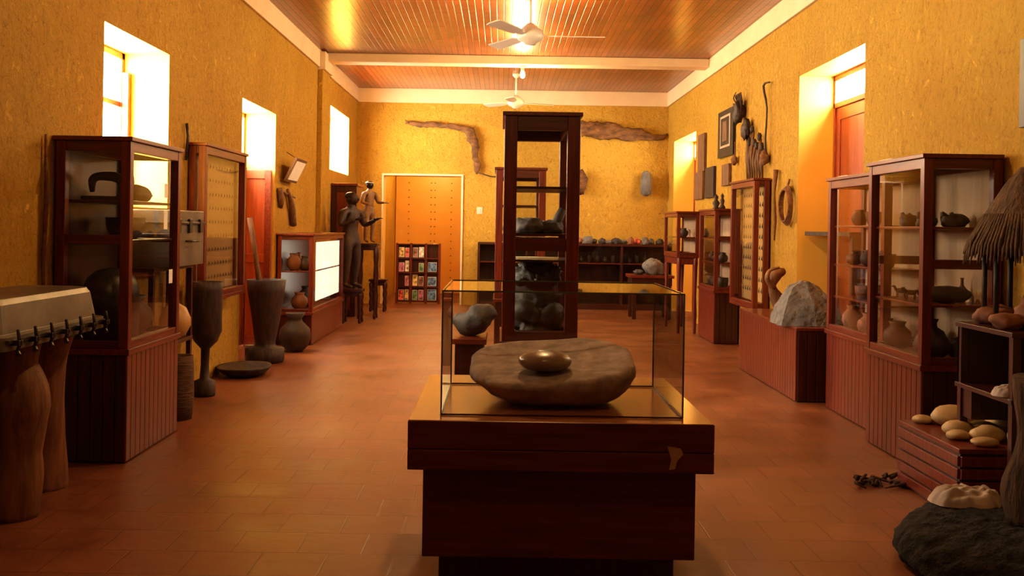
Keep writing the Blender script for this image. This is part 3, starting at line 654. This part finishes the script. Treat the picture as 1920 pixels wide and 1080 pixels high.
# ---------------------------------------------------------------- postcard rack
rk = MB(); x0, x1, y0 = -1.88, -1.08, 17.62
rk.box(x0, x1, y0 + .10, y0 + .13, 0.02, 1.06, 'mahod')
for x in (x0, x0 + .25, x0 + .52, x1 - .04): rk.box(x, x + .04, y0 + .05, y0 + .11, 0, 1.08, 'maho')
for k in range(5): rk.box(x0 + .04, x1 - .04, y0 + .045, y0 + .105, .03 + k * .255, .05 + k * .255, 'mahox')
cells = [(.05, .11), (.165, .08), (.30, .10), (.41, .10), (.57, .17)]
for r in range(4):
    for c, (cx, cw) in enumerate(cells):
        if (r * 5 + c) % 7 == 5: continue
        xx = x0 + cx; zz = .06 + r * .255; mm = 'card%d' % ((r * 3 + c * 2 + (r * c)) % 7)
        h_ = random.uniform(.15, .21)
        rk.box(xx, xx + cw - .01, y0 + .07, y0 + .078, zz, zz + h_, 'paper', Matrix.Rotation(-.12, 3, 'X'), (xx, y0 + .07, zz))
        rk.box(xx + .006, xx + cw - .016, y0 + .0665, y0 + .07, zz + .008, zz + h_ - .008, mm, Matrix.Rotation(-.12, 3, 'X'), (xx, y0 + .07, zz))
rk.build('postcard_rack', .002)
MB().box(-.44, -.34, 17.49, 17.5, 1.62, 1.74, 'white').box(-.405, -.375, 17.48, 17.49, 1.66, 1.70, 'white').build('light_switch', .002)

# ---------------------------------------------------------------- back wall hangings
MB().tube([(-1.72, 17.44, 3.22), (-1.5, 17.43, 3.18), (-1.16, 17.42, 3.17), (-.72, 17.42, 3.13), (-.52, 17.42, 2.95), (-.46, 17.43, 2.6), (-.45, 17.45, 2.32)], [.04, .04, .045, .055, .08, .065, .02], 'skin', 14, .9, 1, .35, 11, sub=6).tube([(-1.66, 17.44, 3.2), (-1.73, 17.44, 3.26)], [.02, .008], 'skin', 8).build('dried_snake_skin')
MB().tube([(1.38, 17.42, 3.12), (1.6, 17.42, 3.14), (2.04, 17.42, 3.10), (2.5, 17.42, 3.04), (2.8, 17.43, 3.02), (2.92, 17.45, 3.08)], [.13, .15, .13, .08, .04, .02], 'skin', 16, .6, 3, .3, 10, sub=6).build('crocodile_skin')
MB().tube([(-.42, 17.46, 2.35), (-.15, 17.46, 2.28), (.1, 17.46, 2.33)], .01, 'steel', 6, sub=4).build('wall_wire')
MB().lathe(2.53, 17.36, [(.03, 2.42), (.07, 2.38), (.085, 2.28), (.10, 2.12), (.09, 2.02), (.04, 1.98)], 'stoneg', 18, amp=.2).build('wasp_nest')
MB().blob((1.38, 17.42, 2.2), (.12, .06, .2), 'skin', 3, .4, 2).build('tortoise_shell')

# ---------------------------------------------------------------- right wall hangings
def wpanel(name, y0, y1, z0, z1, frame='darkwood', inner=None):
    mb = MB(); mb.box(2.90, 2.935, y0, y1, z0, z1, frame)
    if inner:
        mb.box(2.897, 2.90, y0 + .14, y1 - .14, z0 + .12, z1 - .07, inner)
        mb.box(2.894, 2.897, y0 + .19, y1 - .19, z0 + .15, z1 - .10, 'black')
        mb.box(2.891, 2.894, y0 + .30, y1 - .30, z0 + .2, z1 - .15, 'midwood')
    return mb.build(name, .003)
wpanel('framed_print', 12.45, 13.3, 2.36, 2.97, 'black', 'backing')
wpanel('carved_panel', 14.2, 14.65, 2.25, 2.8, 'midwood'); wpanel('carved_panel', 13.55, 14.1, 1.85, 2.28, 'darkwood')
wpanel('carved_panel', 14.3, 14.9, 1.85, 2.25, 'midwood'); wpanel('carved_panel', 12.65, 13.05, 1.98, 2.26, 'midwood')
mk = MB(); mk.blob((2.86, 12.0, 2.84), (.06, .12, .14), 'darkwood', 3, .5, 2.5)
for k in range(6): mk.tube([(2.88, 11.9 + k * .04, 2.94), (2.85, 11.85 + k * .06, 3.06)], [.012, .006], 'darkwood', 6)
mk.tube([(2.9, 12.2, 2.95), (2.88, 12.35, 3.05), (2.9, 12.3, 3.12)], [.01, .008, .005], 'darkwood', 6, sub=3)
mk.build('carved_mask')
mk = MB(); mk.blob((2.87, 11.65, 2.60), (.05, .10, .12), 'darkwood', 8, .5, 2.5).tube([(2.9, 11.65, 2.5), (2.9, 11.65, 2.05)], [.03, .02], 'midwood', 8, .3); mk.build('carved_mask')
sp = MB()
for k in range(7):
    y = 11.0 + k * .11; z1 = 2.35 + random.uniform(-.05, .22)
    sp.tube([(2.90, y, 1.99), (2.89, y + .02, (2 + z1) / 2), (2.905, y, z1)], [.012, .02, .016], 'midwood', 8, .5)
    sp.blob((2.89, y, z1 + .02), (.025, .025, .045), 'darkwood', k, .3)
sp.build('carved_staffs')
MB().tube([(2.9, 10.75, 3.02), (2.87, 10.9, 3.0), (2.9, 10.85, 2.75), (2.88, 10.82, 2.4), (2.9, 10.85, 2.2)], [.008, .012, .01, .01, .02], 'darkwood', 8, .3, sub=3).blob((2.88, 10.85, 2.2), (.05, .06, .08), 'rope', 5, .3).build('hanging_whip')
MB().tube([(2.9, 12.3, 2.5), (2.9, 12.3, 2.3)], .008, 'rope', 6).blob((2.89, 12.3, 2.27), (.04, .05, .06), 'rope', 4, .3).build('hanging_tassel')
rp = MB()
for k in range(4):
    pts = [(2.90 - .012 * k, 10.02 + (.17 + .012 * k) * math.cos(t_ * math.pi / 10) * (1 - .05 * k), 1.66 + (.20 - .012 * k) * math.sin(t_ * math.pi / 10)) for t_ in range(21)]
    rp.tube(pts, .010, 'rope', 6, .2)
rp.tube([(2.9, 10.02, 1.85), (2.92, 10.02, 1.93)], .01, 'rope', 6); rp.build('coiled_lasso')
MB().tube([(2.9, 10.45, 2.05), (2.89, 10.47, 1.8), (2.9, 10.45, 1.5), (2.895, 10.46, 1.3)], [.03, .014, .02, .008], 'rope', 8, .4).build('hanging_rope')
MB().box(3.0, 3.28, 8.5, 9.75, 1.36, 1.40, 'darkwood').box(3.04, 3.26, 8.55, 8.6, 0, 1.36, 'darkwood').box(3.24, 3.27, 9.66, 9.69, 0, 1.36, 'darkwood').build('niche_shelf', .003)
fg = MB(); fg.lathe(2.76, 12.35, [(.04, 1.67), (.04, 1.69), (.02, 1.72), (.03, 1.77), (.015, 1.80), (.022, 1.83), (.004, 1.86)], 'darkwood', 12)
fg.lathe(2.76, 12.7, [(.05, 1.67), (.03, 1.70), (.05, 1.75), (.02, 1.79), (.03, 1.83), (.004, 1.86)], 'darkwood', 12); fg.build('small_carvings')

# ---------------------------------------------------------------- right plinth with rock
pn = MB(); pn.box(2.44, 2.90, 8.08, 10.0, 0, .585, 'mahod').box(2.425, 2.91, 8.065, 10.01, .585, .61, 'mahoy')
for k in range(26): pn.box(2.428, 2.44, 8.085 + k * .0735, 8.085 + (k + 1) * .0735 - .004, .01, .585, 'maho')
for k in range(6): pn.box(2.445 + k * .0755, 2.445 + (k + 1) * .0755 - .004, 8.07, 8.08, .01, .585, 'mahod')
pn.build('low_plinth', .003)
prow = [(0, [(-.28, -.22), (.0, -.27), (.24, -.22), (.27, .1), (.2, .26), (-.1, .28), (-.29, .12)]),
        (.12, [(-.25, -.19), (.0, -.24), (.22, -.19), (.25, .1), (.18, .24), (-.1, .25), (-.26, .10)]),
        (.24, [(-.19, -.13), (-.02, -.17), (.15, -.14), (.19, .06), (.14, .18), (-.08, .18), (-.20, .07)]),
        (.31, [(-.15, -.07), (-.03, -.11), (.07, -.08), (.11, .03), (.08, .10), (-.06, .12), (-.15, .05)]),
        (.365, [(-.07, -.03), (-.03, -.05), (.01, -.04), (.03, .01), (.01, .04), (-.04, .05), (-.07, .02)])]
vs = [(2.63 + x, 8.45 + y, .61 + z) for z, r in prow for x, y in r]; fs = []
for j in range(4):
    for k in range(7): k2 = (k + 1) % 7; fs.append((j * 7 + k, j * 7 + k2, (j + 1) * 7 + k2, (j + 1) * 7 + k))
fs.append(tuple(range(7))[::-1]); fs.append(tuple(28 + k for k in range(7)))
roughen(MB().add(vs, fs, 'stoneg', False).build('pyramid_rock'), 4, .12, .05)
dw = MB(); dw.tube([(2.64, 9.3, .61), (2.61, 9.3, .75), (2.55, 9.25, .88), (2.60, 9.3, .98), (2.68, 9.35, 1.02)], [.09, .06, .04, .05, .025], 'midwood', 16, .6, 2, 1, 7, sub=5)
dw.tube([(2.56, 9.25, .86), (2.49, 9.2, .95), (2.51, 9.2, 1.03), (2.6, 9.2, 1.06)], [.035, .03, .02, .012], 'lightwood', 12, .5, 2, 1, 7, sub=4); dw.build('driftwood_carving')
pot('clay_jar', 2.78, 8.9, .61, .10, .3, 'midwood', 0)

# ---------------------------------------------------------------- right foreground
ps = MB(); ps.box(2.25, 2.9, 4.80, 5.52, 0, .33, 'mahod').box(2.24, 2.9, 4.79, 5.53, .33, .355, 'mahoy')
for k in range(5): ps.box(2.236, 2.25, 4.80, 5.52, .02 + k * .062, .02 + (k + 1) * .062 - .012, 'maho'); ps.box(2.25, 2.9, 4.786, 4.80, .02 + k * .062, .02 + (k + 1) * .062 - .012, 'maho')
ps.build('stepped_plinth', .003)
for k, (x, y, a, b, c) in enumerate([(2.34, 5.44, .055, .05, .025), (2.50, 5.40, .13, .09, .06), (2.40, 5.16, .08, .06, .04), (2.53, 5.16, .08, .06, .04), (2.34, 5.02, .06, .05, .028), (2.47, 4.98, .09, .06, .045), (2.40, 4.86, .07, .04, .025), (2.66, 5.2, .10, .08, .05), (2.60, 4.88, .08, .06, .055), (2.72, 5.02, .07, .06, .03), (2.64, 5.40, .06, .05, .03)]):
    MB().blob((x, y, .355 + c * .8), (a, b, c), 'pebble', k, .15, 1, 20).build('river_pebble')
sx = MB(); sx.box(2.40, 2.92, 4.62, 5.2, .915, .94, 'mahod').box(2.40, 2.92, 4.62, 5.2, .60, .625, 'mahod')
sx.box(2.42, 2.9, 5.05, 5.18, .45, .60, 'mahod').box(2.41, 2.90, 5.17, 5.19, .60, .92, 'mahod')
for a in (2.41, 2.87):
    for b in (4.63, 5.15): sx.box(a, a + .04, b, b + .04, .356 if b > 4.8 else 0, .915, 'mahod')
sx.build('display_stand', .003)
MB().blob((2.47, 4.8, .978), (.085, .08, .042), 'clay', 3, .3, 1.5, 20).build('fossil_rock')
rock('fossil_rock', 2.60, 4.82, .94, .08, .08, .10, 'clay', 4); rock('fossil_rock', 2.55, 5.08, .94, .1, .08, .06, 'clay', 7)
def crump(c, sx_, sy_, sz_, sd, name):
    g = 40; vs = []; fs = []
    for j in range(g):
        for i in range(g):
            u = i / (g - 1) * 2 - 1; v = j / (g - 1) * 2 - 1; r = math.sqrt(u * u + v * v)
            k = 1 + .3 * noise.noise((math.atan2(v, u) * 1.2, sd, 0))
            if r > 0: m_ = max(abs(u), abs(v)) / r; u2, v2 = u * m_, v * m_
            else: u2, v2 = 0, 0
            e = max(0, 1 - (u2 * u2 + v2 * v2))
            z = sz_ * (e ** .5 * .7 + .35 * (1 - abs(noise.noise((u2 * 2.2 + sd, v2 * 2.2, sd)))) * min(1, e * 3) + .35 * noise.noise((u2 * 4, v2 * 4, sd)) * min(1, e * 3))
            vs.append((c[0] + u2 * k * sx_, c[1] + v2 * k * sy_, c[2] + z))
    for j in range(g - 1):
        for i in range(g - 1): a = j * g + i; fs.append((a, a + 1, a + g + 1, a + g))
    MB().add(vs, fs, 'cloth', True).build(name)
crump((2.47, 4.74, .627), .10, .08, .05, 2, 'crumpled_cloth')
cm = MB(); cm.lathe(2.30, 4.12, [(.58, .01), (.61, .04), (.60, .10), (.56, .15), (.47, .18), (.38, .19), (.3, .195), (.2, .2), (.1, .2)], 'char', 64, 1, .98, .12, 4); roughen(cm.build('charred_hide'), 2, .07, .045)
crump((2.11, 4.44, .19), .17, .11, .07, 5, 'crumpled_cloth')
log('tree_trunk', [(2.28, 4.12, .20), (2.27, 4.12, .45), (2.27, 4.14, .65), (2.28, 4.12, .78)], [.13, .115, .11, .12], 'bark', 3, .5)
hu = MB(); cx, cy = 2.62, 4.95
hu.lathe(cx, cy, [(.30, 1.30), (.31, 1.33), (.22, 1.5), (.10, 1.66), (.02, 1.74)], 'straw', 36, .75, 1, .25, 3)
for k in range(90):
    a = k * 2 * math.pi / 90; hu.tube([(cx + .16 * math.cos(a), cy + .22 * math.sin(a), 1.50), (cx + .24 * math.cos(a), cy + .32 * math.sin(a), 1.34 + random.uniform(-.02, .02)), (cx + .255 * math.cos(a), cy + .34 * math.sin(a), 1.27 + random.uniform(-.03, .03))], [.010, .009, .003], 'straw', 5)
for k in range(6):
    a = k * math.pi / 3 + .3; hu.tube([(cx + .17 * math.cos(a), cy + .2 * math.sin(a), .94), (cx + .17 * math.cos(a), cy + .2 * math.sin(a), 1.36)], .014, 'darkwood', 8)
hu.build('thatched_hut_model')
MB().box(2.90, 2.935, 4.75, 5.55, 2.0, 2.5, 'black').box(2.894, 2.90, 4.82, 5.48, 2.06, 2.44, 'darkwood').build('framed_print', .004)
rt = MB()
for k in range(20):
    x = 2.0 + random.uniform(0, .26); y = 5.5 + random.uniform(-.10, .10)
    rt.tube([(x, y, .012), (x + random.uniform(-.06, .06), y + random.uniform(-.05, .05), .028), (x + random.uniform(-.10, .10), y + random.uniform(-.08, .08), .01)], [.011, .009, .004], 'bark', 7, .5, k, sub=4)
rt.build('twisted_root')

# ---------------------------------------------------------------- camera
cd = bpy.data.cameras.new('camera'); cam = bpy.data.objects.new('camera', cd); sc.collection.objects.link(cam)
cam.matrix_world = Matrix.Translation((0, 0, 1.4)) @ Matrix.Rotation(math.radians(90), 4, 'X') @ Matrix.Rotation(math.radians(.9), 4, 'Z')
cd.sensor_width = 36; cd.lens = 36 * 1850 / 1920; cd.shift_x = 20 / 1920; cd.shift_y = -115 / 1920; cd.clip_start = .05
sc.camera = cam
